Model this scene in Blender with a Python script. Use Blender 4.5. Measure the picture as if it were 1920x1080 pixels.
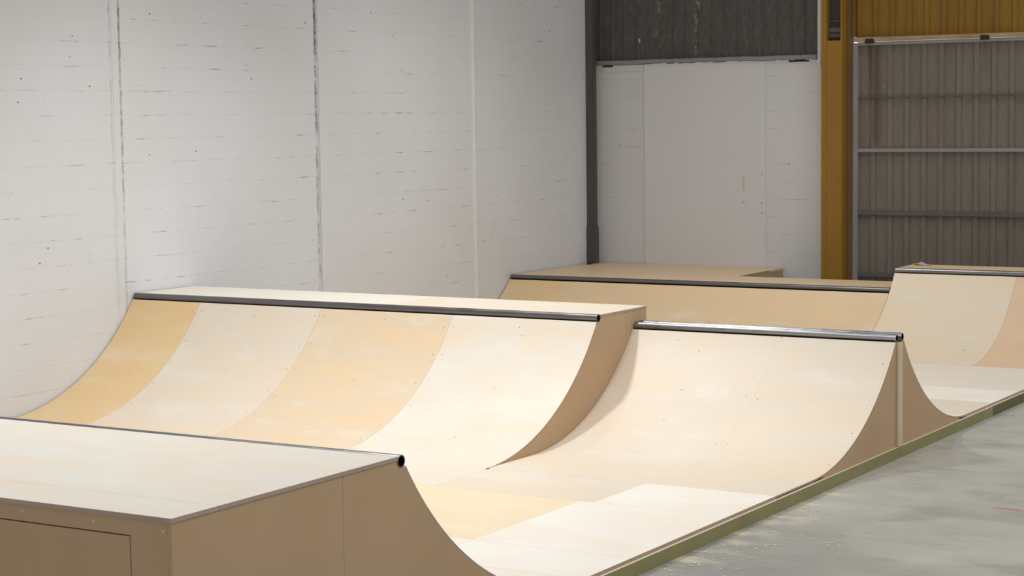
import bpy, bmesh, math, random
from mathutils import Matrix, Vector
random.seed(7)
for o in list(bpy.data.objects): bpy.data.objects.remove(o, do_unlink=True)
scene = bpy.context.scene
COL = scene.collection

# ------------------------------------------------------------------ camera
cam_d = bpy.data.cameras.new('camera'); cam = bpy.data.objects.new('camera', cam_d); COL.objects.link(cam)
cR = Vector((0.8553817659793777, 0.5178327735968883, -0.013086367676131593))
cU = Vector((-0.03401966315107202, 0.08136830310640393, 0.9961033389004738))
cF = Vector((-0.5168797703035869, 0.8516034393064287, -0.08721745933225257))
CAM = Vector((11.010591, -2.919185, 2.361815))
cam.matrix_world = Matrix(((cR.x, cU.x, -cF.x, CAM.x), (cR.y, cU.y, -cF.y, CAM.y), (cR.z, cU.z, -cF.z, CAM.z), (0, 0, 0, 1)))
cam_d.sensor_width = 36.0; cam_d.lens = 3631.4976 / 1920 * 36.0
cam_d.clip_start = 0.1; cam_d.clip_end = 200
cam_d.dof.use_dof = True; cam_d.dof.focus_distance = 12.5; cam_d.dof.aperture_fstop = 10.0
scene.camera = cam

# ------------------------------------------------------------------ light and exposure
scene.view_settings.view_transform = 'Standard'; scene.view_settings.look = 'None'
scene.view_settings.gamma = 1.0; scene.view_settings.use_curve_mapping = False
scene.view_settings.exposure = -0.17
world = bpy.data.worlds.new('hall_air'); scene.world = world; world.use_nodes = True
wn = world.node_tree.nodes; wl = world.node_tree.links; bg = wn['Background']
# light reaching the ramps from the rest of the hall: pale walls and floor all round, a dark roof above
wtc = wn.new('ShaderNodeTexCoord'); wsep = wn.new('ShaderNodeSeparateXYZ'); wl.new(wtc.outputs['Generated'], wsep.inputs[0])
wr = wn.new('ShaderNodeValToRGB'); wl.new(wsep.outputs['Z'], wr.inputs[0])
for e, (q, v) in zip([wr.color_ramp.elements[0], wr.color_ramp.elements[1]] + [wr.color_ramp.elements.new(k) for k in (0.2, 0.4, 0.6)],
                     ((0.0, 1.14), (1.0, 0.07), (0.2, 0.80), (0.4, 0.43), (0.6, 0.12))):
    e.position = q; e.color = (v, v * 0.995, v * 0.985, 1)
wl.new(wr.outputs[0], bg.inputs[0]); bg.inputs[1].default_value = 1.0

def lamp(name, loc, energy, size, color=(1, 0.983, 0.965), spot=None):
    d = bpy.data.lights.new(name, 'SPOT' if spot else 'AREA'); d.energy = energy; d.color = color
    if spot:
        d.spot_size = math.radians(spot); d.spot_blend = 1.0; d.shadow_soft_size = size
    else:
        d.shape = 'DISK'; d.size = size
    o = bpy.data.objects.new(name, d); COL.objects.link(o); o.location = loc
    return o
lamp('bay_or_fill_lamp', (2.8, 9.0, 5.5), 680, 0.18, spot=115)
lamp('bay_or_fill_lamp', (2.8, 13.0, 5.5), 380, 0.3, spot=125)
lamp('bay_or_fill_lamp', (4.0, 5.0, 5.5), 530, 0.25, spot=125)
lamp('bay_or_fill_lamp', (4.0, 1.5, 5.5), 140, 0.3, spot=115)
lamp('bay_or_fill_lamp', (9.0, 3.0, 8.5), 690, 0.4, spot=140)  # this and the next two: unseen fill lamps added on the right
lamp('bay_or_fill_lamp', (9.0, 9.0, 8.5), 560, 0.4, spot=140)
lamp('bay_or_fill_lamp', (9.0, 14.0, 8.5), 720, 0.4, spot=140)

# ------------------------------------------------------------------ node helpers
class NT:
    def __init__(self, name):
        self.m = bpy.data.materials.new(name); self.m.use_nodes = True
        self.t = self.m.node_tree; self.n = self.t.nodes; self.b = self.n['Principled BSDF']
        self.co = self.n.new('ShaderNodeTexCoord').outputs['Object']
    def link(self, a, b): self.t.links.new(a, b)
    def put(self, sock, v):
        if hasattr(v, 'is_output'): self.link(v, sock)
        elif isinstance(v, (tuple, list)): sock.default_value = tuple(v) + ((1,) if len(v) == 3 and sock.type == 'RGBA' else ())
        else: sock.default_value = v
    def sep(self):
        s = self.n.new('ShaderNodeSeparateXYZ'); self.link(self.co, s.inputs[0]); return s.outputs
    def comb(self, x, y, z):
        c = self.n.new('ShaderNodeCombineXYZ')
        for i, v in enumerate((x, y, z)): self.put(c.inputs[i], v)
        return c.outputs[0]
    def mapp(self, scale, loc=(0, 0, 0), src=None):
        m = self.n.new('ShaderNodeMapping'); self.link(src or self.co, m.inputs[0])
        m.inputs['Scale'].default_value = scale; m.inputs['Location'].default_value = loc; return m.outputs[0]
    def noise(self, vec, scale=1.0, detail=4.0, rough=0.55):
        n = self.n.new('ShaderNodeTexNoise'); self.link(vec, n.inputs['Vector'])
        n.inputs['Scale'].default_value = scale; n.inputs['Detail'].default_value = detail; n.inputs['Roughness'].default_value = rough
        return n.outputs['Fac']
    def voro(self, vec, scale):
        n = self.n.new('ShaderNodeTexVoronoi'); self.link(vec, n.inputs['Vector']); n.inputs['Scale'].default_value = scale
        return n.outputs['Distance'], n.outputs['Color']
    def math(self, op, a, b=0.0):
        m = self.n.new('ShaderNodeMath'); m.operation = op; self.put(m.inputs[0], a); self.put(m.inputs[1], b); return m.outputs[0]
    def ramp(self, v, lo, hi, a=0.0, b=1.0):
        r = self.n.new('ShaderNodeMapRange'); r.clamp = True
        self.put(r.inputs[0], v)
        for i, q in enumerate((lo, hi, a, b)): r.inputs[i + 1].default_value = q
        return r.outputs[0]
    def mix(self, f, a, b, mode='MIX'):
        m = self.n.new('ShaderNodeMix'); m.data_type = 'RGBA'; m.blend_type = mode
        self.put(m.inputs['Factor'], f); self.put(m.inputs['A'], a); self.put(m.inputs['B'], b); return m.outputs['Result']
    def bump(self, h, strength=0.2, dist=0.01):
        b = self.n.new('ShaderNodeBump'); b.inputs['Strength'].default_value = strength; b.inputs['Distance'].default_value = dist
        self.link(h, b.inputs['Height']); self.link(b.outputs[0], self.b.inputs['Normal'])
    def done(self, color, rough=0.6, metal=0.0, spec=0.5):
        self.put(self.b.inputs['Base Color'], color); self.put(self.b.inputs['Roughness'], rough)
        self.put(self.b.inputs['Metallic'], metal); self.b.inputs['Specular IOR Level'].default_value = spec
        return self.m

def sc(c, k): return tuple(x * k for x in c)

def plywood(name, base, seed, patch=1.0, warm=(0.80, 0.56, 0.30)):
    t = NT(name)
    a = t.noise(t.mapp((0.9, 2.0, 2.0), (seed * 3.1, seed * 1.7, seed)), 2.0, 4, 0.55)
    b = t.noise(t.mapp((1.5, 26.0, 26.0), (seed, 0, 0)), 2.0, 4, 0.6)
    k = t.noise(t.mapp((5.5, 22.0, 22.0), (0, seed * 2.3, seed)), 1.3, 2, 0.5)
    c = t.mix(t.ramp(a, 0.42, 0.68, 0.0, 0.42 * patch), base, warm)
    c = t.mix(t.ramp(a, 0.22, 0.44, 0.30 * patch, 0.0), c, sc((0.93, 0.90, 0.84), 0.92))
    c = t.mix(t.ramp(b, 0.3, 0.75, 0.0, 0.13), c, sc(base, 0.72))
    c = t.mix(t.ramp(k, 0.75, 0.81, 0.0, 0.5), c, (0.42, 0.25, 0.12))
    return t.done(c, 0.48, 0, 0.35)

def speckle(name, base, dark, scale=9.0, amt=0.5, rough=0.75, spec=0.3):
    t = NT(name)
    a = t.noise(t.mapp((1, 1, 1)), scale * 0.25, 5, 0.6); b = t.noise(t.mapp((1, 1, 1)), scale * 9, 3, 0.6)
    c = t.mix(t.ramp(a, 0.3, 0.7, 0, amt), base, dark); c = t.mix(t.ramp(b, 0.35, 0.75, 0, amt * 0.35), c, dark)
    return t.done(c, rough, 0, spec)

def steel(name, base, rough=0.3, metal=1.0):
    t = NT(name)
    a = t.noise(t.mapp((3, 60, 60)), 1.0, 4, 0.6); b = t.noise(t.mapp((5, 5, 5)), 1.2, 3, 0.5)
    c = t.mix(t.ramp(a, 0.3, 0.7, 0, 0.4), base, sc(base, 0.6))
    return t.done(c, t.ramp(b, 0.3, 0.7, rough - 0.06, rough + 0.1), metal)

M = {}
CREAM = (0.715, 0.665, 0.58)
M['ply_white'] = plywood('birch_ply_white', (0.80, 0.765, 0.70), 1.0, 0.55)
M['ply_deck'] = plywood('birch_ply_deck', (0.72, 0.685, 0.61), 2.0, 0.6)
M['ply_cream'] = plywood('birch_ply_cream', CREAM, 3.0, 0.7)
M['ply_cream2'] = plywood('birch_ply_soft_cream', (0.69, 0.615, 0.51), 5.5, 0.7)
M['ply_peach'] = plywood('birch_ply_peach', (0.685, 0.56, 0.405), 4.0, 1.0)
M['ply_orange'] = plywood('birch_ply_orange', (0.71, 0.53, 0.30), 6.0, 0.9, (0.72, 0.44, 0.18))
M['ply_honey'] = plywood('birch_ply_honey', (0.77, 0.655, 0.46), 7.0, 0.7)
M['ply_tan'] = plywood('birch_ply_tan', (0.67, 0.51, 0.325), 8.0, 0.9)
M['ply_pale'] = plywood('birch_ply_pale', (0.70, 0.61, 0.475), 9.0, 0.7)
M['ply_pink'] = plywood('birch_ply_pink', (0.66, 0.48, 0.335), 10.0, 0.8)
M['ply_edge'] = speckle('ply_cut_edge', (0.46, 0.355, 0.295), (0.32, 0.235, 0.185), 20, 0.5)
M['batten'] = speckle('pine_batten', (0.66, 0.56, 0.41), (0.52, 0.42, 0.28), 8, 0.5)
M['mdf'] = speckle('brown_fibreboard', (0.50, 0.352, 0.215), (0.43, 0.29, 0.165), 7, 0.55)
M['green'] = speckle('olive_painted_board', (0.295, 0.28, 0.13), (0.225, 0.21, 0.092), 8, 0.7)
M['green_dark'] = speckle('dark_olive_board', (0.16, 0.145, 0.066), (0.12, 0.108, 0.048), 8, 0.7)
M['pipe'] = steel('galvanised_coping', (0.34, 0.345, 0.36), 0.30)
M['pipe_mid'] = steel('dull_steel_coping', (0.29, 0.29, 0.30), 0.30)
M['pipe_dark'] = steel('dark_steel_coping', (0.22, 0.217, 0.22), 0.34)
M['pipe_in'] = speckle('pipe_bore_shade', (0.012, 0.011, 0.011), (0.006, 0.006, 0.006), 8, 0.5, 0.9, 0.1)  # near-black colour paints in the shade inside the hollow pipe
M['screw'] = speckle('screw_steel', (0.30, 0.24, 0.17), (0.2, 0.15, 0.1), 8, 0.5)
M['flash'] = speckle('grey_flashing', (0.27, 0.265, 0.265), (0.20, 0.19, 0.185), 7, 0.6, 0.55)
M['stile'] = speckle('grey_steel_frame', (0.30, 0.30, 0.30), (0.20, 0.195, 0.19), 7, 0.7, 0.5)
M['stile_dark'] = speckle('dark_steel_rail', (0.135, 0.128, 0.12), (0.09, 0.085, 0.078), 7, 0.7, 0.5)
M['cream_rail'] = speckle('rusty_cream_rail', (0.48, 0.37, 0.21), (0.26, 0.15, 0.07), 12, 0.8, 0.6)
M['rust'] = speckle('rust', (0.06, 0.034, 0.026), (0.035, 0.02, 0.016), 30, 0.8, 0.9)
M['yellow'] = speckle('ochre_painted_steel', (0.32, 0.175, 0.022), (0.26, 0.13, 0.016), 6, 0.6, 0.55)
M['brown'] = speckle('brown_stained_steel', (0.20, 0.115, 0.03), (0.14, 0.075, 0.02), 6, 0.7, 0.6)
M['dark_web'] = speckle('dark_purple_steel', (0.075, 0.058, 0.055), (0.05, 0.04, 0.04), 10, 0.7, 0.7)
M['cleat'] = speckle('grey_mortar_patch', (0.15, 0.13, 0.125), (0.10, 0.085, 0.08), 10, 0.7, 0.8)
M['gap_dark'] = speckle('dark_gap', (0.03, 0.026, 0.022), (0.02, 0.017, 0.015), 10, 0.5, 0.9)  # near-black colour that paints in the darkness of open gaps
M['paper'] = speckle('white_paper', (0.74, 0.74, 0.76), (0.66, 0.66, 0.68), 8, 0.4)
M['scrap'] = speckle('yellow_card', (0.72, 0.50, 0.04), (0.6, 0.4, 0.03), 8, 0.4)
M['chips'] = speckle('wood_chip', (0.75, 0.66, 0.48), (0.6, 0.5, 0.34), 8, 0.5)
M['strip'] = speckle('painted_joint_strip', (0.675, 0.685, 0.70), (0.62, 0.625, 0.63), 4, 0.5, 0.7)
M['bead'] = speckle('painted_bead', (0.70, 0.705, 0.705), (0.63, 0.625, 0.62), 4, 0.5, 0.7)

def post_paint():                                             # dark grey column with knocked-off white flecks
    t = NT('dark_grey_post_paint')
    a = t.noise(t.mapp((1, 1, 1)), 3, 4, 0.6); k = t.noise(t.mapp((30, 30, 14)), 1.0, 3, 0.6)
    c = t.mix(a, (0.085, 0.08, 0.075), (0.062, 0.058, 0.053))
    c = t.mix(t.ramp(k, 0.69, 0.73), c, (0.45, 0.43, 0.41))
    return t.done(c, 0.55)
M['post'] = post_paint()

def block_paint(name, axis, z0, row, width, base, crack_amt=1.0, seams=(), light=True):
    """white painted blockwork; axis = the horizontal axis of the wall ('X' or 'Y'); object coordinates are world coordinates"""
    t = NT(name)
    s = t.sep(); h = s[0] if axis == 'X' else s[1]; z = s[2]
    wob = t.noise(t.mapp((2.3, 2.3, 2.3)), 1.0, 3, 0.5)
    wz = t.math('ADD', z, t.math('MULTIPLY', t.math('SUBTRACT', wob, 0.5), 0.03))
    v = t.comb(h, t.math('SUBTRACT', wz, z0), 0.0)
    def brick(ms, sm):
        b = t.n.new('ShaderNodeTexBrick'); t.link(v, b.inputs['Vector'])
        b.inputs['Scale'].default_value = 1.0; b.inputs['Mortar Size'].default_value = ms; b.inputs['Mortar Smooth'].default_value = sm
        b.inputs['Brick Width'].default_value = width; b.inputs['Row Height'].default_value = row; b.offset = 0.5
        b.inputs['Color1'].default_value = (1, 1, 1, 1); b.inputs['Color2'].default_value = (0, 0, 0, 1); b.inputs['Bias'].default_value = 0
        return b.outputs['Fac'], b.outputs['Color']
    thin, bc = brick(0.0035, 0.6); wide, _ = brick(0.008, 0.9)
    rowf = t.math('FRACT', t.math('DIVIDE', t.math('SUBTRACT', wz, z0), row))
    bed = t.math('MAXIMUM', t.ramp(rowf, 0.0, 0.035, 1, 0), t.ramp(rowf, 0.965, 1.0, 0, 1))
    g1 = t.noise(t.mapp((5, 5, 18)), 1.0, 3, 0.65); g2 = t.noise(t.mapp((1.1, 1.1, 1.1), (4, 9, 2)), 1.0, 2, 0.5)
    big = t.noise(t.mapp((0.8, 0.8, 0.8)), 1.0, 3, 0.5); fine = t.noise(t.mapp((26, 26, 26)), 1.0, 3, 0.6)
    c = t.mix(t.ramp(big, 0.3, 0.7), base, (base[0] * 0.95, base[1] * 0.94, base[2] * 0.925))
    c = t.mix(t.ramp(fine, 0.35, 0.75, 0, 0.05), c, sc(base, 0.6))
    # faint mortar lines everywhere, broken dark open joints here and there
    c = t.mix(t.math('MULTIPLY', thin, 0.055 * crack_amt), c, (0.36, 0.32, 0.29))
    line = t.math('MULTIPLY', t.math('MULTIPLY', bed, t.ramp(g1, 0.52, 0.66)), t.ramp(g2, 0.38, 0.58, 0.12, 0.9 * crack_amt))
    c = t.mix(line, c, (0.19, 0.16, 0.14))
    # pin holes
    d, dc = t.voro(t.comb(t.math('MULTIPLY', h, 1.0), t.math('MULTIPLY', z, 1.6), 0.0), 3.4)
    c = t.mix(t.math('MULTIPLY', t.ramp(d, 0.025, 0.05, 0.85, 0), t.ramp(g2, 0.42, 0.47)), c, (0.12, 0.10, 0.09))
    for (pos, w, dk, zlo) in seams:                           # vertical open joints between wall bays
        jit = t.noise(t.mapp((0.0, 0.0, 9.0), (pos, 0, 0)), 1.0, 5, 0.7); on = t.noise(t.mapp((0, 0, 4.5), (0, pos, 0)), 1.0, 4, 0.75)
        dd = t.math('ABSOLUTE', t.math('SUBTRACT', t.math('ADD', h, t.math('MULTIPLY', t.math('SUBTRACT', jit, 0.5), 0.05)), pos))
        up = t.ramp(z, zlo, 3.4, 0.4, 1.0)
        c = t.mix(t.math('MULTIPLY', t.math('MULTIPLY', t.ramp(dd, w * 0.55, w, dk, 0), t.ramp(on, 0.40, 0.58, 0.15, 1.0)), up), c, (0.13, 0.11, 0.10))
    t.bump(t.math('ADD', t.math('MULTIPLY', wide, -0.4), t.math('MULTIPLY', fine, 0.25)), 0.28, 0.006)
    return t.done(c, 0.72, 0, 0.3)
M['wall_left'] = block_paint('painted_blockwork', 'Y', 0.065, 0.197, 0.40, (0.685, 0.702, 0.725),
                             1.0, ((8.962, 0.012, 0.35, 0.4), (9.075, 0.016, 0.85, 1.2), (11.724, 0.022, 1.0, 0.9)))
M['wall_back'] = block_paint('painted_back_blockwork', 'X', 0.04, 0.197, 0.40, (0.65, 0.65, 0.655), 0.55)

def smooth_paint():
    t = NT('smooth_white_render'); s = t.sep()
    a = t.noise(t.mapp((1, 1, 1)), 1.2, 4, 0.5); f = t.noise(t.mapp((18, 18, 18)), 1, 3, 0.5)
    c = t.mix(a, (0.665, 0.66, 0.665), (0.63, 0.62, 0.622)); c = t.mix(t.ramp(f, 0.4, 0.8, 0, 0.05), c, (0.4, 0.38, 0.36))
    wx = t.math('ABSOLUTE', t.math('SUBTRACT', s[0], 1.915))
    st = t.math('MULTIPLY', t.ramp(wx, 0.006, 0.018, 0.55, 0), t.math('MULTIPLY', t.ramp(s[2], 1.46, 1.56, 0, 1), t.ramp(s[2], 1.66, 1.69, 1, 0)))
    c = t.mix(st, c, (0.50, 0.33, 0.17))                      # rust run below an old fixing
    for (px, pz) in ((2.137, 1.265), (2.137, 1.38), (2.135, 1.70), (1.915, 1.385)):
        d = t.math('ADD', t.math('ABSOLUTE', t.math('SUBTRACT', s[0], px)), t.math('ABSOLUTE', t.math('SUBTRACT', s[2], pz)))
        c = t.mix(t.ramp(d, 0.008, 0.016, 0.7, 0), c, (0.2, 0.15, 0.12))
    return t.done(c, 0.7, 0, 0.3)
M['render'] = smooth_paint()

def cladding(name, base, dark, spots=0.0, streak=False):
    t = NT(name); s = t.sep()
    a = t.noise(t.mapp((6, 6, 0.7)), 1.0, 4, 0.6); f = t.noise(t.mapp((40, 40, 5)), 1.0, 3, 0.6)
    c = t.mix(t.ramp(a, 0.3, 0.7), base, dark); c = t.mix(t.ramp(f, 0.35, 0.75, 0, 0.35), c, sc(dark, 0.7))
    if spots:
        d, dc = t.voro(t.mapp((1, 0, 1)), 4.0)
        c = t.mix(t.ramp(d, 0.020, 0.035, spots, 0), c, (0.62, 0.58, 0.54))
    if streak:
        for (px, zt, zb, w, k) in ((3.40, 3.12, 2.35, 0.045, 0.75), (4.66, 3.12, 2.7, 0.05, 0.35), (3.47, 2.1, 1.98, 0.09, 0.5)):
            dx = t.math('ABSOLUTE', t.math('SUBTRACT', t.math('ADD', s[0], t.math('MULTIPLY', t.math('SUBTRACT', a, 0.5), 0.06)), px))
            c = t.mix(t.math('MULTIPLY', t.ramp(dx, w * 0.25, w, k, 0), t.ramp(s[2], zb, zt, 0, 1)), c, (0.085, 0.036, 0.02))
    return t.done(c, 0.55, 0, 0.4)
M['clad_door'] = cladding('taupe_corrugated_sheet', (0.205, 0.178, 0.145), (0.17, 0.145, 0.118), 0.8, True)
M['clad_yellow'] = cladding('ochre_corrugated_sheet', (0.26, 0.145, 0.010), (0.20, 0.105, 0.007))

def dark_clad():
    t = NT('dark_grey_corrugated_sheet'); s = t.sep()
    a = t.noise(t.mapp((5, 5, 0.8)), 1.0, 4, 0.6); f = t.noise(t.mapp((30, 30, 9)), 1.0, 4, 0.65); k = t.noise(t.mapp((16, 16, 10)), 1.0, 4, 0.6)
    c = t.mix(a, (0.085, 0.08, 0.073), (0.06, 0.057, 0.051)); c = t.mix(t.ramp(f, 0.45, 0.7, 0, 0.35), c, (0.17, 0.16, 0.145))
    for (px, w, q) in ((1.31, 0.05, 0.9), (0.82, 0.06, 0.4)):  # patches where old white paint has run and flaked
        dx = t.math('ABSOLUTE', t.math('SUBTRACT', s[0], px))
        c = t.mix(t.math('MULTIPLY', t.ramp(dx, w * 0.3, w, q, 0), t.ramp(k, 0.53, 0.64)), c, (0.40, 0.36, 0.30))
    dx = t.math('ABSOLUTE', t.math('SUBTRACT', s[0], 0.575)); dz = t.math('ABSOLUTE', t.math('SUBTRACT', s[2], 3.24))
    c = t.mix(t.math('MULTIPLY', t.ramp(dx, 0.006, 0.012, 1, 0), t.ramp(dz, 0.02, 0.03, 1, 0)), c, (0.5, 0.48, 0.45))
    return t.done(c, 0.55, 0, 0.4)
M['clad_dark'] = dark_clad()

def concrete():
    t = NT('power_floated_concrete'); s = t.sep()
    a = t.noise(t.mapp((0.9, 0.9, 1)), 1.0, 5, 0.55); b = t.noise(t.mapp((1.7, 3.0, 1), (3, 1, 0)), 1.0, 6, 0.62); f = t.noise(t.mapp((30, 30, 1)), 1.0, 3, 0.6)
    c = t.mix(t.ramp(a, 0.35, 0.65), (0.335, 0.335, 0.295), (0.43, 0.42, 0.365))
    c = t.mix(t.ramp(b, 0.48, 0.66, 0, 0.6), c, (0.225, 0.225, 0.21)); c = t.mix(t.ramp(b, 0.25, 0.42, 0.5, 0), c, (0.47, 0.45, 0.385))
    c = t.mix(t.ramp(f, 0.3, 0.8, 0, 0.12), c, (0.25, 0.24, 0.21))
    # round power-float sweep marks
    for (px, py, r) in ((7.6, 7.35, 0.62), (6.95, 9.9, 0.45), (8.1, 9.6, 0.5)):
        dx = t.math('SUBTRACT', s[0], px); dy = t.math('SUBTRACT', s[1], py)
        d = t.math('SQRT', t.math('ADD', t.math('MULTIPLY', dx, dx), t.math('MULTIPLY', dy, dy)))
        d = t.math('ADD', d, t.math('MULTIPLY', t.math('SUBTRACT', b, 0.5), 0.25))
        c = t.mix(t.math('MULTIPLY', t.ramp(d, r * 0.93, r, 0.38, 0), t.ramp(d, 0.0, r, 0.2, 1.0)), c, (0.50, 0.485, 0.42))
    # darker grey patch in front of the near kerb
    dx = t.math('SUBTRACT', s[0], 6.75); dy = t.math('MULTIPLY', t.math('SUBTRACT', s[1], 6.5), 0.6)
    d = t.math('ADD', t.math('SQRT', t.math('ADD', t.math('MULTIPLY', dx, dx), t.math('MULTIPLY', dy, dy))), t.math('MULTIPLY', t.math('SUBTRACT', b, 0.5), 0.7))
    c = t.mix(t.ramp(d, 0.35, 0.85, 0.55, 0), c, (0.215, 0.21, 0.20))
    # worn red line
    g = t.noise(t.mapp((9, 9, 1)), 1.0, 3, 0.6)
    dy = t.math('ABSOLUTE', t.math('SUBTRACT', s[1], 8.345))
    red = t.math('MULTIPLY', t.math('MULTIPLY', t.ramp(dy, 0.018, 0.026, 0.75, 0), t.ramp(s[0], 7.47, 7.50)), t.ramp(g, 0.40, 0.55))
    c = t.mix(red, c, (0.48, 0.11, 0.075))
    # sawdust swept up against the skirt board
    w = t.noise(t.mapp((2, 5.5, 1), (0, 2, 0)), 1.0, 4, 0.6)
    saw = t.math('MULTIPLY', t.ramp(s[0], 6.45, 6.75, 0.8, 0), t.math('MULTIPLY', t.ramp(w, 0.50, 0.62), t.math('MULTIPLY', t.ramp(s[1], 5.6, 6.0), t.ramp(s[1], 8.0, 9.2, 1, 0))))
    c = t.mix(saw, c, (0.66, 0.58, 0.42))
    t.bump(f, 0.05, 0.002)
    return t.done(c, t.ramp(b, 0.3, 0.7, 0.38, 0.55), 0, 0.4)
M['concrete'] = concrete()

# ------------------------------------------------------------------ mesh helpers
def thing(name, label, cat, loc=(0, 0, 0), group=None):
    o = bpy.data.objects.new(name, None); COL.objects.link(o); o.location = loc; o.empty_display_size = 0.2
    o['label'] = label; o['category'] = cat; o['kind'] = 'thing'
    if group: o['group'] = group
    return o
def tag(o, label, cat, group=None):
    o['label'] = label; o['category'] = cat
    if group: o['group'] = group
    return o
def obj(name, bm, mats, parent=None, label=None, smooth=False, keep=False):
    if not keep: bmesh.ops.recalc_face_normals(bm, faces=bm.faces[:])
    for e in bm.edges:                                         # keep creases crisp next to smooth faces
        if len(e.link_faces) == 2 and (e.link_faces[0].smooth != e.link_faces[1].smooth or (not smooth and e.calc_face_angle(0) > 0.7)): e.smooth = False
    me = bpy.data.meshes.new(name)
    if smooth:
        for f in bm.faces: f.smooth = True
    bm.to_mesh(me); bm.free()
    for m in (mats if isinstance(mats, (list, tuple)) else [mats]): me.materials.append(m)
    o = bpy.data.objects.new(name, me); COL.objects.link(o)
    if parent:
        o.parent = parent
        root = parent
        off = Vector((0, 0, 0))
        while root: off += root.location; root = root.parent
        o.location = -off                                     # meshes are built in world coordinates
    if label: o['label'] = label
    return o
def struct(name, bm, mats, parent=None, **k):
    o = obj(name, bm, mats, parent, **k)
    if not parent: o['kind'] = 'structure'
    return o
def box(bm, x0, x1, y0, y1, z0, z1, mi=0, bevel=0.0):
    v = [bm.verts.new((x, y, z)) for x in (x0, x1) for y in (y0, y1) for z in (z0, z1)]
    fs = []
    for q in ((0, 1, 3, 2), (4, 6, 7, 5), (0, 4, 5, 1), (2, 3, 7, 6), (0, 2, 6, 4), (1, 5, 7, 3)):
        f = bm.faces.new([v[i] for i in q]); f.material_index = mi; fs.append(f)
    if bevel:
        es = list({e for f in fs for e in f.edges}); bmesh.ops.bevel(bm, geom=es, offset=bevel, segments=2, affect='EDGES')
    return bm
def B(*a, **k): return box(bmesh.new(), *a, **k)
def prism_x(poly, x0, x1, bm=None, mi=0):
    """polygon in (y, z) extruded along X"""
    bm = bm or bmesh.new()
    a = [bm.verts.new((x0, y, z)) for y, z in poly]; b = [bm.verts.new((x1, y, z)) for y, z in poly]; n = len(poly)
    for i in range(n): bm.faces.new((a[i], a[(i + 1) % n], b[(i + 1) % n], b[i])).material_index = mi
    bm.faces.new(a[::-1]).material_index = mi; bm.faces.new(b).material_index = mi
    return bm
def offset_profile(prof, t):
    out = []
    for i, (y, z) in enumerate(prof):
        a = prof[max(0, i - 1)]; b = prof[min(len(prof) - 1, i + 1)]
        dy, dz = b[0] - a[0], b[1] - a[1]; L = math.hypot(dy, dz) or 1
        ny, nz = dz / L, -dy / L
        if nz > 0: ny, nz = -ny, -nz
        out.append((y + ny * t, z + nz * t))
    return out
def sheet(name, x0, x1, prof, mat, parent, t=0.012, gap=0.0006, label=None):
    """bent plywood sheet: profile in (y, z) extruded from x0 to x1, face material on top, cut edge all round"""
    bm = bmesh.new(); x0 += gap; x1 -= gap; low = offset_profile(prof, t)
    top = [(bm.verts.new((x0, y, z)), bm.verts.new((x1, y, z))) for y, z in prof]
    bot = [(bm.verts.new((x0, y, z)), bm.verts.new((x1, y, z))) for y, z in low]
    n = len(prof)
    def f(vs, mi, s=False):
        q = bm.faces.new(vs); q.material_index = mi; q.smooth = s
    for i in range(n - 1):
        f((top[i][0], top[i + 1][0], top[i + 1][1], top[i][1]), 0, True)
        f((bot[i][0], bot[i][1], bot[i + 1][1], bot[i + 1][0]), 0, True)
        for k in (0, 1): f((top[i][k], top[i + 1][k], bot[i + 1][k], bot[i][k]), 1)
    for i in (0, n - 1): f((top[i][0], top[i][1], bot[i][1], bot[i][0]), 1)
    return obj(name, bm, [mat, M['ply_edge']], parent, label)
def flat_sheet(name, x0, x1, y0, y1, z, mat, parent, t=0.018, gap=0.0006, label=None):
    bm = bmesh.new(); box(bm, x0 + gap, x1 - gap, y0 + gap, y1 - gap, z - t, z, 1); bm.faces.ensure_lookup_table()
    bmesh.ops.recalc_face_normals(bm, faces=bm.faces[:])
    for f in bm.faces:
        if abs(f.normal.z) > 0.5: f.material_index = 0
    return obj(name, bm, [mat, M['ply_edge']], parent, label)
def pipe(name, x0, x1, y, z, parent, mat='pipe', r=0.028, ri=0.0235, seg=32):
    bm = bmesh.new()
    rings = []
    for (rad, x) in ((r, x0), (r, x1), (ri, x1), (ri, x0)):
        rings.append([bm.verts.new((x, y + rad * math.cos(2 * math.pi * k / seg), z + rad * math.sin(2 * math.pi * k / seg))) for k in range(seg)])
    for i in range(4):
        a, b = rings[i], rings[(i + 1) % 4]
        for k in range(seg):
            f = bm.faces.new((a[k], a[(k + 1) % seg], b[(k + 1) % seg], b[k])); f.smooth = i in (0, 2); f.material_index = 1 if i == 2 else 0
    return obj(name, bm, [M[mat], M['pipe_in']], parent)
def arc_profile(yc, R, H, sgn, n=28, zend=0.05):
    """(y, z) from the foot (z = H0) up to just below the coping; sgn = +1 rises toward +Y"""
    a1 = math.acos(1 - (H - zend - H0) / R)
    return [(yc + sgn * R * math.sin(a1 * i / n), H0 + R * (1 - math.cos(a1 * i / n))) for i in range(n + 1)]
def foot(y, R, H, sgn): return y - sgn * math.sqrt(R * R - (R - H + H0) ** 2)
def screws(parent, xs, yc, R, sgn, angs, jitter=0.008):
    for x in xs:
        for a in angs:
            a2 = a + random.uniform(-0.015, 0.015); xx = x + random.uniform(-jitter, jitter)
            c = Vector((xx, yc + sgn * R * math.sin(a2), H0 + R * (1 - math.cos(a2)))); n = Vector((0, -sgn * math.sin(a2), math.cos(a2)))
            bm = bmesh.new(); bmesh.ops.create_cone(bm, cap_ends=True, segments=8, radius1=0.0055, radius2=0.004, depth=0.0014,
                matrix=Matrix.Translation(c + n * 0.0005) @ n.to_track_quat('Z', 'Y').to_matrix().to_4x4())
            obj('screw_head', bm, M['screw'], parent)

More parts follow.
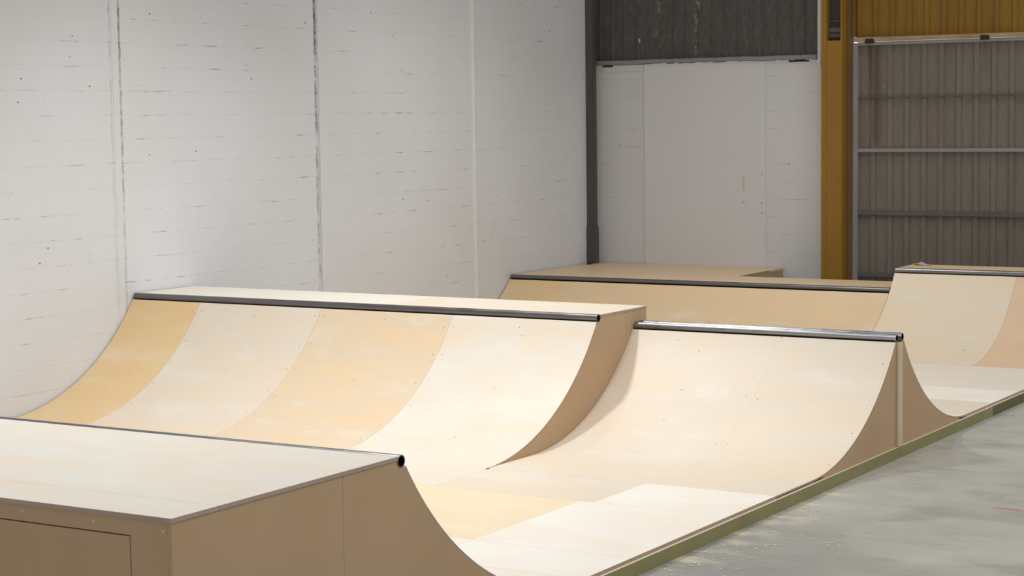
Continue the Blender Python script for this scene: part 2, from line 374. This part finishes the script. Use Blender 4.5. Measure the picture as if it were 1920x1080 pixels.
# ------------------------------------------------------------------ measured layout (metres)
H0 = 0.097; WK = 6.4266; W2 = 4.4005; W5 = 4.36; YB = 17.143
H1, Y1, D1, R1 = 0.9576, 3.7188, 1.4492, 1.8223
H2, Y2, D2, R2 = 0.9583, 9.162, 0.737, 1.8435
H3, Y3, R3, Y3B, R3B = 0.8528, 9.7116, 1.8706, 9.8032, 1.6699
H4, Y4, D4, R4 = 0.6562, 15.195, 0.734, 1.65
H5, Y5, R5 = 0.8436, 15.342, 1.65
X0 = 0.014
f1 = foot(Y1, R1, H1, -1); f2 = foot(Y2, R2, H2, 1); f3 = foot(Y3, R3, H3, 1); f3b = foot(Y3B, R3B, H3, -1); f4 = foot(Y4, R4, H4, 1); f5 = foot(Y5, R5, H5, 1)

# ------------------------------------------------------------------ the setting
struct('floor', B(-0.3, 15, -6, YB + 0.6, -0.2, 0.0), M['concrete'])
struct('wall_left', B(-0.25, 0.0, -6, YB + 0.25, 0.0, 9.0), M['wall_left'])
struct('wall_back', B(0.0, 2.84, YB, YB + 0.2, 0.0, 2.965), M['wall_back'])
bm = bmesh.new(); box(bm, 0.663, 2.182, YB - 0.012, YB + 0.001, 0.0, 2.962)
struct('trim_1', bm, M['render'])
# wall bay joints on the left wall
bm = bmesh.new(); box(bm, -0.01, 0.004, 8.985, 9.058, 0.0, 9.0); struct('trim_2', bm, M['strip'])
bm = bmesh.new(); n = 150; prev = None
for i in range(n + 1):                                        # slightly ragged proud strip beside the open joint
    z = 9.0 * i / n; q = [bm.verts.new(p) for p in ((-0.01, 11.748 + random.uniform(-0.006, 0.006), z), (0.016, 11.752 + random.uniform(-0.008, 0.008), z), (0.014, 11.900, z), (-0.01, 11.906, z))]
    if prev:
        for k in range(3): bm.faces.new((prev[k], prev[k + 1], q[k + 1], q[k]))
    prev = q
struct('trim_3', bm, M['strip'])
bm = bmesh.new(); prev = None
for i in range(121):
    z = 9.0 * i / 120; j = random.uniform(-0.004, 0.004)
    q = [bm.verts.new((0.026 * math.sin(math.pi * k / 8) - 0.002, 14.482 + j - 0.032 * math.cos(math.pi * k / 8), z)) for k in range(9)]
    if prev:
        for k in range(8): bm.faces.new((prev[k], prev[k + 1], q[k + 1], q[k]))
    prev = q
struct('trim_4', bm, M['bead'], smooth=True)

def corrugated(x0, x1, z0, z1, y, pitch, rib, depth, slope, off):
    bm = bmesh.new(); pts = [(x0, y)]; k = math.floor((x0 - off) / pitch)
    while True:
        s = off + k * pitch
        if s > x1: break
        for p in ((s, y), (s + slope, y - depth), (s + rib - slope, y - depth), (s + rib, y)):
            if x0 < p[0] < x1: pts.append(p)
        k += 1
    pts.append((x1, y)); rows = [[bm.verts.new((px, py, z)) for px, py in pts] for z in (z0, z1)]
    back = [[bm.verts.new((px, y + 0.02, z)) for px in (x0, x1)] for z in (z0, z1)]
    for i in range(len(pts) - 1): bm.faces.new((rows[0][i], rows[0][i + 1], rows[1][i + 1], rows[1][i]))
    bm.faces.new((back[0][0], back[0][1], back[1][1], back[1][0]))
    bm.faces.new((rows[0][0], back[0][0], back[1][0], rows[1][0])); bm.faces.new((rows[0][-1], back[0][1], back[1][1], rows[1][-1]))
    return bm
struct('wall_back_upper', corrugated(0.0, 2.80, 2.99, 9.0, YB + 0.05, 0.160, 0.030, 0.010, 0.008, 0.05), M['clad_dark'])
bm = bmesh.new()                                              # dented grey flashing between blockwork and cladding
prev = None
for i in range(57):
    x = 0.05 * i; w = random.uniform(-0.004, 0.004)
    q = [bm.verts.new((min(x, 2.80), yy, zz + w)) for yy, zz in ((YB + 0.04, 3.022), (YB - 0.03, 3.014), (YB - 0.035, 2.972), (YB + 0.04, 2.966))]
    if prev:
        for k in range(4): bm.faces.new((prev[k], prev[(k + 1) % 4], q[(k + 1) % 4], q[k]))
    else: bm.faces.new(q)
    prev = q
bm.faces.new(prev[::-1]); struct('trim_5', bm, M['flash'])
struct('trim_6', B(2.806, 2.84, YB - 0.02, YB + 0.05, 2.9, 9.0), M['bead'])
# crumbled mortar under the flashing, plus dark strips drawn as gaps
bm = bmesh.new(); box(bm, 0.12, 0.655, YB - 0.010, YB + 0.002, 2.885, 2.962, bevel=0.004); struct('trim_7', bm, M['wall_back'])
bm = bmesh.new(); box(bm, 2.46, 2.70, YB - 0.014, YB + 0.002, 2.944, 2.964, bevel=0.004); struct('trim_8', bm, M['gap_dark'])
bm = bmesh.new(); box(bm, 0.12, 0.26, YB - 0.014, YB + 0.002, 2.938, 2.962, bevel=0.004); struct('trim_9', bm, M['gap_dark'])

# the big corrugated door with its welded frame
YD = YB + 0.03
door = bpy.data.objects.new('door_1', None); COL.objects.link(door); door.location = (3.22, YD, 0); door['kind'] = 'structure'
door['label'] = 'tall taupe corrugated steel door in grey frame'
obj('cladding', corrugated(3.24, 7.2, 0.02, 3.115, YD, 0.190, 0.067, 0.022, 0.010, 3.406), M['clad_door'], door)
obj('frame_stile', B(3.222, 3.276, YD - 0.06, YD + 0.01, 0.02, 3.125, bevel=0.004), M['stile'], door)
obj('frame_rail', B(3.276, 7.2, YD - 0.06, YD + 0.01, 3.098, 3.135, bevel=0.003), M['stile'], door)
def rail(z0, z1, dep, m, nick):
    o = obj('frame_rail', B(3.276, 7.2, YD - dep, YD - 0.018, z0, z1, bevel=0.003), m, door)
    return o
rail(2.533, 2.548, 0.050, M['stile_dark'], 1); rail(1.945, 1.985, 0.060, M['stile'], 1)
rail(1.262, 1.312, 0.055, M['stile_dark'], 1); rail(0.585, 0.635, 0.050, M['stile_dark'], 1)
# cream ledge above the door, ochre sheeting above that
led = struct('trim_10', B(3.235, 7.2, YB - 0.045, YB + 0.05, 3.140, 3.185, bevel=0.004), M['cream_rail'])
for x0, x1 in ((3.36, 3.47), (4.63, 4.735)):
    obj('rusted_bracket', B(x0, x1, YB - 0.052, YB - 0.03, 3.118, 3.176, bevel=0.008), M['rust'], led)
struct('wall_back_ochre', corrugated(3.235, 7.2, 3.185, 9.0, YB + 0.05, 0.190, 0.062, 0.022, 0.010, 3.425), M['clad_yellow'])
struct('trim_11', B(3.212, 3.238, YB - 0.02, YB + 0.05, 3.19, 9.0), M['brown'])

# ------------------------------------------------------------------ columns
post = thing('steel_column', 'slim dark grey steel column in the corner between the white walls', 'column', (0.06, 16.95, H4))
obj('shaft', B(0.004, 0.100, 16.93, 17.02, H4 + 0.42, 9.0, bevel=0.006), M['post'], post)
obj('base_sleeve', B(0.003, 0.112, 16.915, 17.025, H4 + 0.001, H4 + 0.44, bevel=0.006), M['post'], post)
yc = 16.98
ycol = thing('steel_column', 'wide ochre yellow steel column left of the corrugated door', 'column', (3.03, 17.05, 0))
obj('cover_plate', B(2.968, 3.130, yc + 0.004, yc + 0.016, 0.0, 3.157), M['yellow'], ycol)
obj('flange', B(2.909, 2.969, yc, YB + 0.06, 0.0, 9.0, bevel=0.003), M['yellow'], ycol)
obj('flange', B(3.128, 3.149, yc, YB + 0.06, 0.0, 9.0, bevel=0.003), M['yellow'], ycol)
obj('web', B(2.969, 3.128, yc + 0.09, yc + 0.104, 0.0, 9.0), M['dark_web'], ycol)
for z0, z1 in ((3.19, 3.235), (3.245, 3.30), (3.36, 3.375)):
    obj('packing_piece', B(2.972, 3.126, yc + 0.066, yc + 0.0895, z0, z1, bevel=0.006), M['cleat'], ycol)
obj('guide_channel', B(3.149, 3.200, YB - 0.03, YB + 0.06, 0.0, 9.0, bevel=0.003), M['brown'], ycol)

# ------------------------------------------------------------------ low plywood floor with its olive skirt boards
G = 'plywood quarter pipes of the skate park'
base = thing('flat_bottom', 'low flat plywood floor joining the ramps, edged by an olive green kerb', 'ramp floor', (3.2, 7.0, 0))
ya = f1 + 0.001
flat_sheet('plywood_sheet', X0, 3.02, ya, 5.783, H0, M['ply_cream'], base); flat_sheet('plywood_sheet', 3.02, 5.46, ya, 5.783, H0, M['ply_white'], base); flat_sheet('plywood_sheet', 5.46, WK, ya, 5.783, H0, M['ply_white'], base)
flat_sheet('plywood_sheet', X0, 3.02, 5.783, 6.968, H0, M['ply_cream'], base)
flat_sheet('plywood_sheet', 3.02, 5.46, 5.783, 6.968, H0, M['ply_honey'], base, label='honey coloured plywood sheet')
flat_sheet('plywood_sheet', 5.46, WK, 5.783, 6.968, H0, M['ply_white'], base)
flat_sheet('plywood_sheet', X0, 3.3, 6.968, f2, H0, M['ply_cream'], base); flat_sheet('plywood_sheet', 3.3, W2 + 0.02, 6.968, f2, H0, M['ply_cream'], base)
flat_sheet('plywood_sheet', W2 + 0.02, 5.55, 6.968, 7.642, H0, M['ply_cream2'], base); flat_sheet('plywood_sheet', 5.55, WK, 6.968, 7.642, H0, M['ply_white'], base)
yb0, yb1 = f3b, f4
flat_sheet('plywood_sheet', X0, 2.2, yb0, yb1, H0, M['ply_tan'], base); flat_sheet('plywood_sheet', 2.2, W5, yb0, yb1, H0, M['ply_cream2'], base)
flat_sheet('plywood_sheet', W5, WK, yb0, 11.85, H0, M['ply_cream2'], base); flat_sheet('plywood_sheet', W5, WK, 11.85, 12.55, H0, M['ply_white'], base); flat_sheet('plywood_sheet', W5, WK, 12.55, yb1, H0, M['ply_cream'], base)
def skirt(y0, y1, m, label=None):
    bm = bmesh.new(); box(bm, WK - 0.004, WK + 0.020, y0, y1, 0.0, H0 - 0.0185, 0)
    bmesh.ops.recalc_face_normals(bm, faces=bm.faces[:])
    for f in bm.faces:
        if f.normal.z > 0.5: f.material_index = 1
    obj('skirt_board', bm, [m, M['batten']], base, label)
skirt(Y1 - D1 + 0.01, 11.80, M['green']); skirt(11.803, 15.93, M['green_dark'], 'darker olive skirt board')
for y in (5.783, 6.968, 8.2, 12.2, 13.5): obj('joist', B(X0, WK - 0.005, y - 0.025, y + 0.025, 0.0, H0 - 0.0185), M['batten'], base)

# ------------------------------------------------------------------ near quarter pipe (seen from behind its deck)
q1 = thing('quarter_pipe', 'nearest quarter pipe, seen from behind, with broad pale deck and access hatch', 'quarter pipe', (3.2, Y1 - D1 / 2, 0), G)
p1 = arc_profile(f1, R1, H1, -1)
cuts = [X0, 1.55, 2.77, 3.99, 5.21, WK]
for a, b, m in zip(cuts, cuts[1:], ('ply_cream', 'ply_peach', 'ply_cream2', 'ply_white', 'ply_white')): sheet('plywood_sheet', a, b, p1, M[m], q1)
yb = Y1 - D1
flat_sheet('deck_sheet', X0, WK + 0.003, 2.530, Y1 - 0.032, H1 - 0.002, M['ply_deck'], q1); flat_sheet('deck_sheet', X0, WK + 0.003, yb - 0.004, 2.530, H1 - 0.002, M['ply_deck'], q1)
pipe('coping', X0, WK + 0.001, Y1 - 0.003, H1 - 0.026, q1, 'pipe_mid')
low = offset_profile(p1, 0.0125)
lowp = [(y, z) for y, z in low if z < H1 - 0.0505]
zt = H1 - 0.022
def side1(y0, y1): 
    top = [(y, z) for y, z in lowp if y > y0]
    return top
T = 0.018
obj('side_panel', prism_x([(yb, H0 - 0.017), (yb, zt), (3.298, zt), (3.298, H0 - 0.017)], WK - T, WK), M['mdf'], q1)
poly = [(3.300, H0 - 0.017), (3.300, zt), (Y1 - 0.036, zt), (Y1 - 0.033, H1 - 0.036), (Y1 - 0.022, H1 - 0.050), (Y1 - 0.004, H1 - 0.0555), (Y1 + 0.010, H1 - 0.0525)] + [p for p in reversed(lowp) if p[1] > H0 - 0.012]
poly.append((f1 - 0.05, H0 - 0.017)); obj('side_panel', prism_x(poly, WK - T, WK), M['mdf'], q1)
# back panel with its hatch (a real gap round the lid)
hx, hz, g = 6.228, 0.873, 0.0025
bm = bmesh.new(); box(bm, hx + g, WK - T - 0.001, yb, yb + T, 0.0, zt); box(bm, 1.2, hx + g, yb, yb + T, hz + g, zt); box(bm, X0, 1.2, yb, yb + T, 0.0, zt)
box(bm, 1.2, hx + g, yb + T + 0.001, yb + T + 0.01, 0.0, hz + 0.02, 1)  # dark backing sheet, shade of the hatch gap put into its colour
obj('back_panel', bm, [M['mdf'], M['gap_dark']], q1)
obj('access_hatch', B(1.2 + g, hx - g, yb + 0.0005, yb + T, 0.004, hz - g), M['mdf'], q1)
bm = bmesh.new(); box(bm, X0, WK, yb, yb + 0.018, zt, H1 - 0.021); obj('edge_strip', bm, M['ply_edge'], q1)

for x, z in ((5.69, 0.912), (6.05, 0.908), (6.385, 0.905)):      # pale filler over the fixings
    bm = bmesh.new(); bmesh.ops.create_cone(bm, cap_ends=True, segments=9, radius1=0.006, radius2=0.0045, depth=0.0012, matrix=Matrix.Translation((x, yb - 0.0004, z)) @ Matrix.Rotation(math.pi / 2, 4, 'X'))
    obj('filler_spot', bm, M['batten'], q1)

# ------------------------------------------------------------------ quarter pipe in the middle, against the left wall
q2 = thing('quarter_pipe', 'wide quarter pipe against the white block wall, four differently toned plywood sheets', 'quarter pipe', (2.2, Y2, H0), G)
p2 = arc_profile(f2, R2, H2, 1)
cuts = [X0, 0.741, 1.961, 3.181, W2]
for a, b, m in zip(cuts, cuts[1:], ('ply_orange', 'ply_cream2', 'ply_peach', 'ply_cream')): sheet('plywood_sheet', a, b, p2, M[m], q2)
pipe('coping', X0 + 0.004, W2 - 0.006, Y2 + 0.003, H2 - 0.026, q2, 'pipe_dark')
flat_sheet('deck_sheet', X0, 2.54, Y2 + 0.033, Y2 + D2, H2 - 0.002, M['ply_deck'], q2); flat_sheet('deck_sheet', 2.54, W2 + 0.002, Y2 + 0.033, Y2 + D2, H2 - 0.002, M['ply_cream2'], q2)
low2 = offset_profile(p2, 0.0125); zt2 = H2 - 0.022
def qp_side(prof_low, y_split, y_end, ztop, ylip, zlip, x0, x1, parent, mat):
    pl = [p for p in prof_low if p[1] < zlip - 0.0005 and p[1] > H0 + 0.001]
    start = [(pl[0][0] - 0.005, H0 + 0.0005)]
    obj('side_panel', prism_x(start + pl + [(ylip - 0.046, zlip - 0.0025), (ylip - 0.032, zlip - 0.0055), (ylip - 0.014, zlip), (ylip - 0.003, zlip + 0.014), (ylip, ztop), (y_split - 0.001, ztop), (y_split - 0.001, H0 + 0.0005)], x0, x1), mat, parent)
    obj('side_panel', prism_x([(y_split + 0.001, H0 + 0.0005), (y_split + 0.001, ztop), (y_end, ztop), (y_end, H0 + 0.0005)], x0, x1), mat, parent)
qp_side(low2, 9.576, Y2 + D2 - 0.001, zt2, Y2 + 0.036, H2 - 0.05, W2 - T, W2, q2, M['mdf'])
obj('back_panel', B(X0, W2 - T - 0.001, Y2 + D2 - T, Y2 + D2 - 0.001, H0 + 0.0005, zt2), M['mdf'], q2)
A2 = (0.10, 0.22, 0.36, 0.50, 0.64, 0.79, 0.93)
for s in cuts[1:-1]: screws(q2, (s - 0.045, s + 0.045), f2, R2, 1, A2)
screws(q2, (1.35, 2.57, 3.8), f2, R2, 1, (0.3, 0.62, 0.93), 0.02)

# ------------------------------------------------------------------ spine ramp on the right
sp = thing('spine_ramp', 'lower spine ramp with two steel copings and a pale batten on its open end', 'spine ramp', (5.4, 9.76, H0))
p3 = [(7.643, H0), (7.9, H0)] + arc_profile(f3, R3, H3, 1); p3b = arc_profile(f3b, R3B, H3, -1)
XS = W2 + 0.0015
sheet('plywood_sheet', XS, 5.552, p3, M['ply_cream2'], sp, gap=0.0002); sheet('plywood_sheet', 5.552, WK, p3, M['ply_cream2'], sp, gap=0.0002)
sheet('plywood_sheet', XS, 5.5, p3b, M['ply_cream'], sp); sheet('plywood_sheet', 5.5, WK, p3b, M['ply_cream'], sp)
pipe('coping', XS + 0.002, WK - 0.004, Y3 + 0.002, H3 - 0.026, sp); pipe('coping', XS + 0.002, WK + 0.002, Y3B - 0.002, H3 - 0.024, sp)
low3 = [p for p in offset_profile(p3, 0.0125) if H0 - 0.008 < p[1] < H3 - 0.0525 and p[0] > f3]; low3b = [p for p in offset_profile(p3b, 0.0125) if H0 - 0.008 < p[1] < H3 - 0.0525]
ym = 9.757; zb = H0 - 0.0175; zc = H3 - 0.058
obj('side_panel', prism_x([(low3[0][0] - 0.03, zb)] + low3 + [(Y3 + 0.01, zc), (ym - 0.001, zc), (ym - 0.001, zb)], WK - T, WK), M['mdf'], sp)
obj('side_panel', prism_x([(ym + 0.001, zb), (ym + 0.001, zc), (Y3B - 0.01, zc)] + low3b[::-1] + [(low3b[0][0] + 0.03, zb)], WK - T, WK), M['mdf'], sp)
obj('batten', B(WK + 0.0005, WK + 0.017, 9.690, 9.772, zb + 0.0005, H3 - 0.058, bevel=0.002), M['batten'], sp)
obj('ridge_board', B(XS, WK - T - 0.001, ym - 0.012, ym + 0.012, H0 + 0.001, H3 - 0.06), M['batten'], sp)
screws(sp, (5.0, 6.38), f3, R3, 1, (0.2, 0.42, 0.62, 0.80, 0.95)); screws(sp, (5.55 - 0.045, 5.55 + 0.045), f3, R3, 1, (0.3, 0.6, 0.9))

# ------------------------------------------------------------------ far quarter pipe with the deck platform in the corner
q4 = thing('quarter_pipe', 'long low quarter pipe at the far end below the corner platform', 'quarter pipe', (2.2, Y4, H0), G)
p4 = arc_profile(f4, R4, H4, 1)
cuts = [X0, 0.715, 1.93, 3.15, W5]
for a, b, m in zip(cuts, cuts[1:], ('ply_orange', 'ply_tan', 'ply_tan', 'ply_tan')): sheet('plywood_sheet', a, b, p4, M[m], q4, gap=0.0002)
pipe('coping', X0 + 0.004, W5 - 0.002, Y4 + 0.003, H4 - 0.026, q4, 'pipe_dark')
flat_sheet('deck_sheet', X0, 2.39, Y4 + 0.033, Y4 + D4, H4 - 0.002, M['ply_tan'], q4); flat_sheet('deck_sheet', 2.39, W5, Y4 + 0.033, Y4 + D4, H4 - 0.002, M['ply_tan'], q4)
obj('back_panel', B(X0, W5, Y4 + D4 - T, Y4 + D4 - 0.001, H0 - 0.017, H4 - 0.022), M['mdf'], q4)
obj('side_panel', prism_x([(y, z) for y, z in offset_profile(p4, 0.0125) if z > H0 + 0.001 and z < H4 - 0.066] + [(Y4 + 0.02, H4 - 0.06), (Y4 + 0.036, H4 - 0.022), (Y4 + D4 - T - 0.001, H4 - 0.022), (Y4 + D4 - T - 0.001, H0 + 0.0005)], W5 - 0.0185, W5 - 0.0005), M['mdf'], q4)

cp = thing('corner_platform', 'flat plywood platform filling the corner behind the far low ramp', 'platform', (1.2, 16.5, 0))
flat_sheet('deck_sheet', X0, 2.39, Y4 + D4 + 0.002, 16.75, H4 - 0.002, M['ply_tan'], cp)
bm = bmesh.new(); box(bm, 0.118, 2.39, 16.751, YB - 0.016, H4 - 0.02, H4 - 0.002); obj('deck_sheet', bm, [M['ply_tan']], cp)
obj('side_panel', B(2.37, 2.388, Y4 + D4 + 0.003, YB - 0.016, 0.0, H4 - 0.0205), M['mdf'], cp)
obj('leg', B(0.03, 0.10, 16.0, 16.07, 0.0, H4 - 0.0205), M['batten'], cp); obj('leg', B(0.03, 0.10, 16.7, 16.77, 0.0, H4 - 0.0205), M['batten'], cp)

# ------------------------------------------------------------------ taller quarter pipe at the far right
q5 = thing('quarter_pipe', 'taller far quarter pipe right of the low one, shiny coping and paper on its deck', 'quarter pipe', (5.4, Y5, H0), G)
p5 = arc_profile(f5, R5, H5, 1)
for a, b, m in ((W5 + 0.0015, 5.575, 'ply_pale'), (5.575, WK, 'ply_pink')): sheet('plywood_sheet', a, b, p5, M[m], q5)
pipe('coping', W5 + 0.003, WK - 0.004, Y5 + 0.003, H5 - 0.026, q5, 'pipe_mid')
DY5 = 15.855
flat_sheet('deck_sheet', W5 + 0.0015, WK, Y5 + 0.033, DY5, H5 - 0.002, M['ply_tan'], q5)
qp_side(offset_profile(p5, 0.0125), 15.60, DY5 - 0.001, H5 - 0.022, Y5 + 0.036, H5 - 0.05, WK - T, WK, q5, M['mdf'])
obj('side_panel', prism_x([(Y4 + 0.04, H4 + 0.001), (Y5 + 0.036, H5 - 0.056), (Y5 + 0.036, H5 - 0.022), (DY5 - 0.001, H5 - 0.022), (DY5 - 0.001, H4 + 0.001)], W5 + 0.002, W5 + 0.02), M['mdf'], q5)
obj('back_panel', B(W5 + 0.021, WK - T - 0.001, DY5 - T, DY5 - 0.001, H0 - 0.017, H5 - 0.022), M['mdf'], q5)

# ------------------------------------------------------------------ small loose things
bm = bmesh.new(); n = 8; ps = []
for i in range(n + 1):
    row = []
    for j in range(5):
        x = 4.425 + 0.145 * i / n; y = 15.715 + 0.12 * j / 4; z = H5 - 0.0005 + 0.024 * math.exp(-((i - 1.5) / 2.2) ** 2) * (0.6 + 0.1 * j) + 0.004 * math.sin(j * 1.7 + i)**2
        row.append(bm.verts.new((x, y, z)))
    ps.append(row)
for i in range(n):
    for j in range(4): bm.faces.new((ps[i][j], ps[i + 1][j], ps[i + 1][j + 1], ps[i][j + 1]))
r = bmesh.ops.solidify(bm, geom=bm.faces[:], thickness=0.0012)
pp = obj('paper_sheet', bm, M['paper'], smooth=True); tag(pp, 'crumpled white paper lying on the deck of the taller far ramp', 'paper')
bm = bmesh.new(); box(bm, 4.385, 4.425, 15.73, 15.79, H5 - 0.0018, H5 + 0.012, bevel=0.004)
for v in bm.verts: v.co.z += 0.004 * math.sin(v.co.x * 90) * (v.co.z > H5)
ys = obj('card_scrap', bm, M['scrap']); tag(ys, 'small yellow scrap beside the white paper on the taller far ramp', 'scrap')
bm = bmesh.new()                                              # wood chips scattered on the concrete
for i in range(190):
    u = random.random() ** 1.3; x = 6.50 + u * 0.75; y = random.uniform(5.7, 7.6) + (0.25 - u * 0.4); s = random.uniform(0.003, 0.010); a = random.uniform(0, 3.14)
    m = Matrix.Translation((x, y, 0.0022)) @ Matrix.Rotation(a, 4, 'Z') @ Matrix.Diagonal((s * random.uniform(1, 2.2), s, 0.002, 1)).to_4x4()
    bmesh.ops.create_cube(bm, size=1.0, matrix=m)
wc = obj('wood_chips', bm, M['chips']); tag(wc, 'pale wood chips and sawdust scattered on the concrete beside the kerb', 'wood chips'); wc['kind'] = 'stuff'
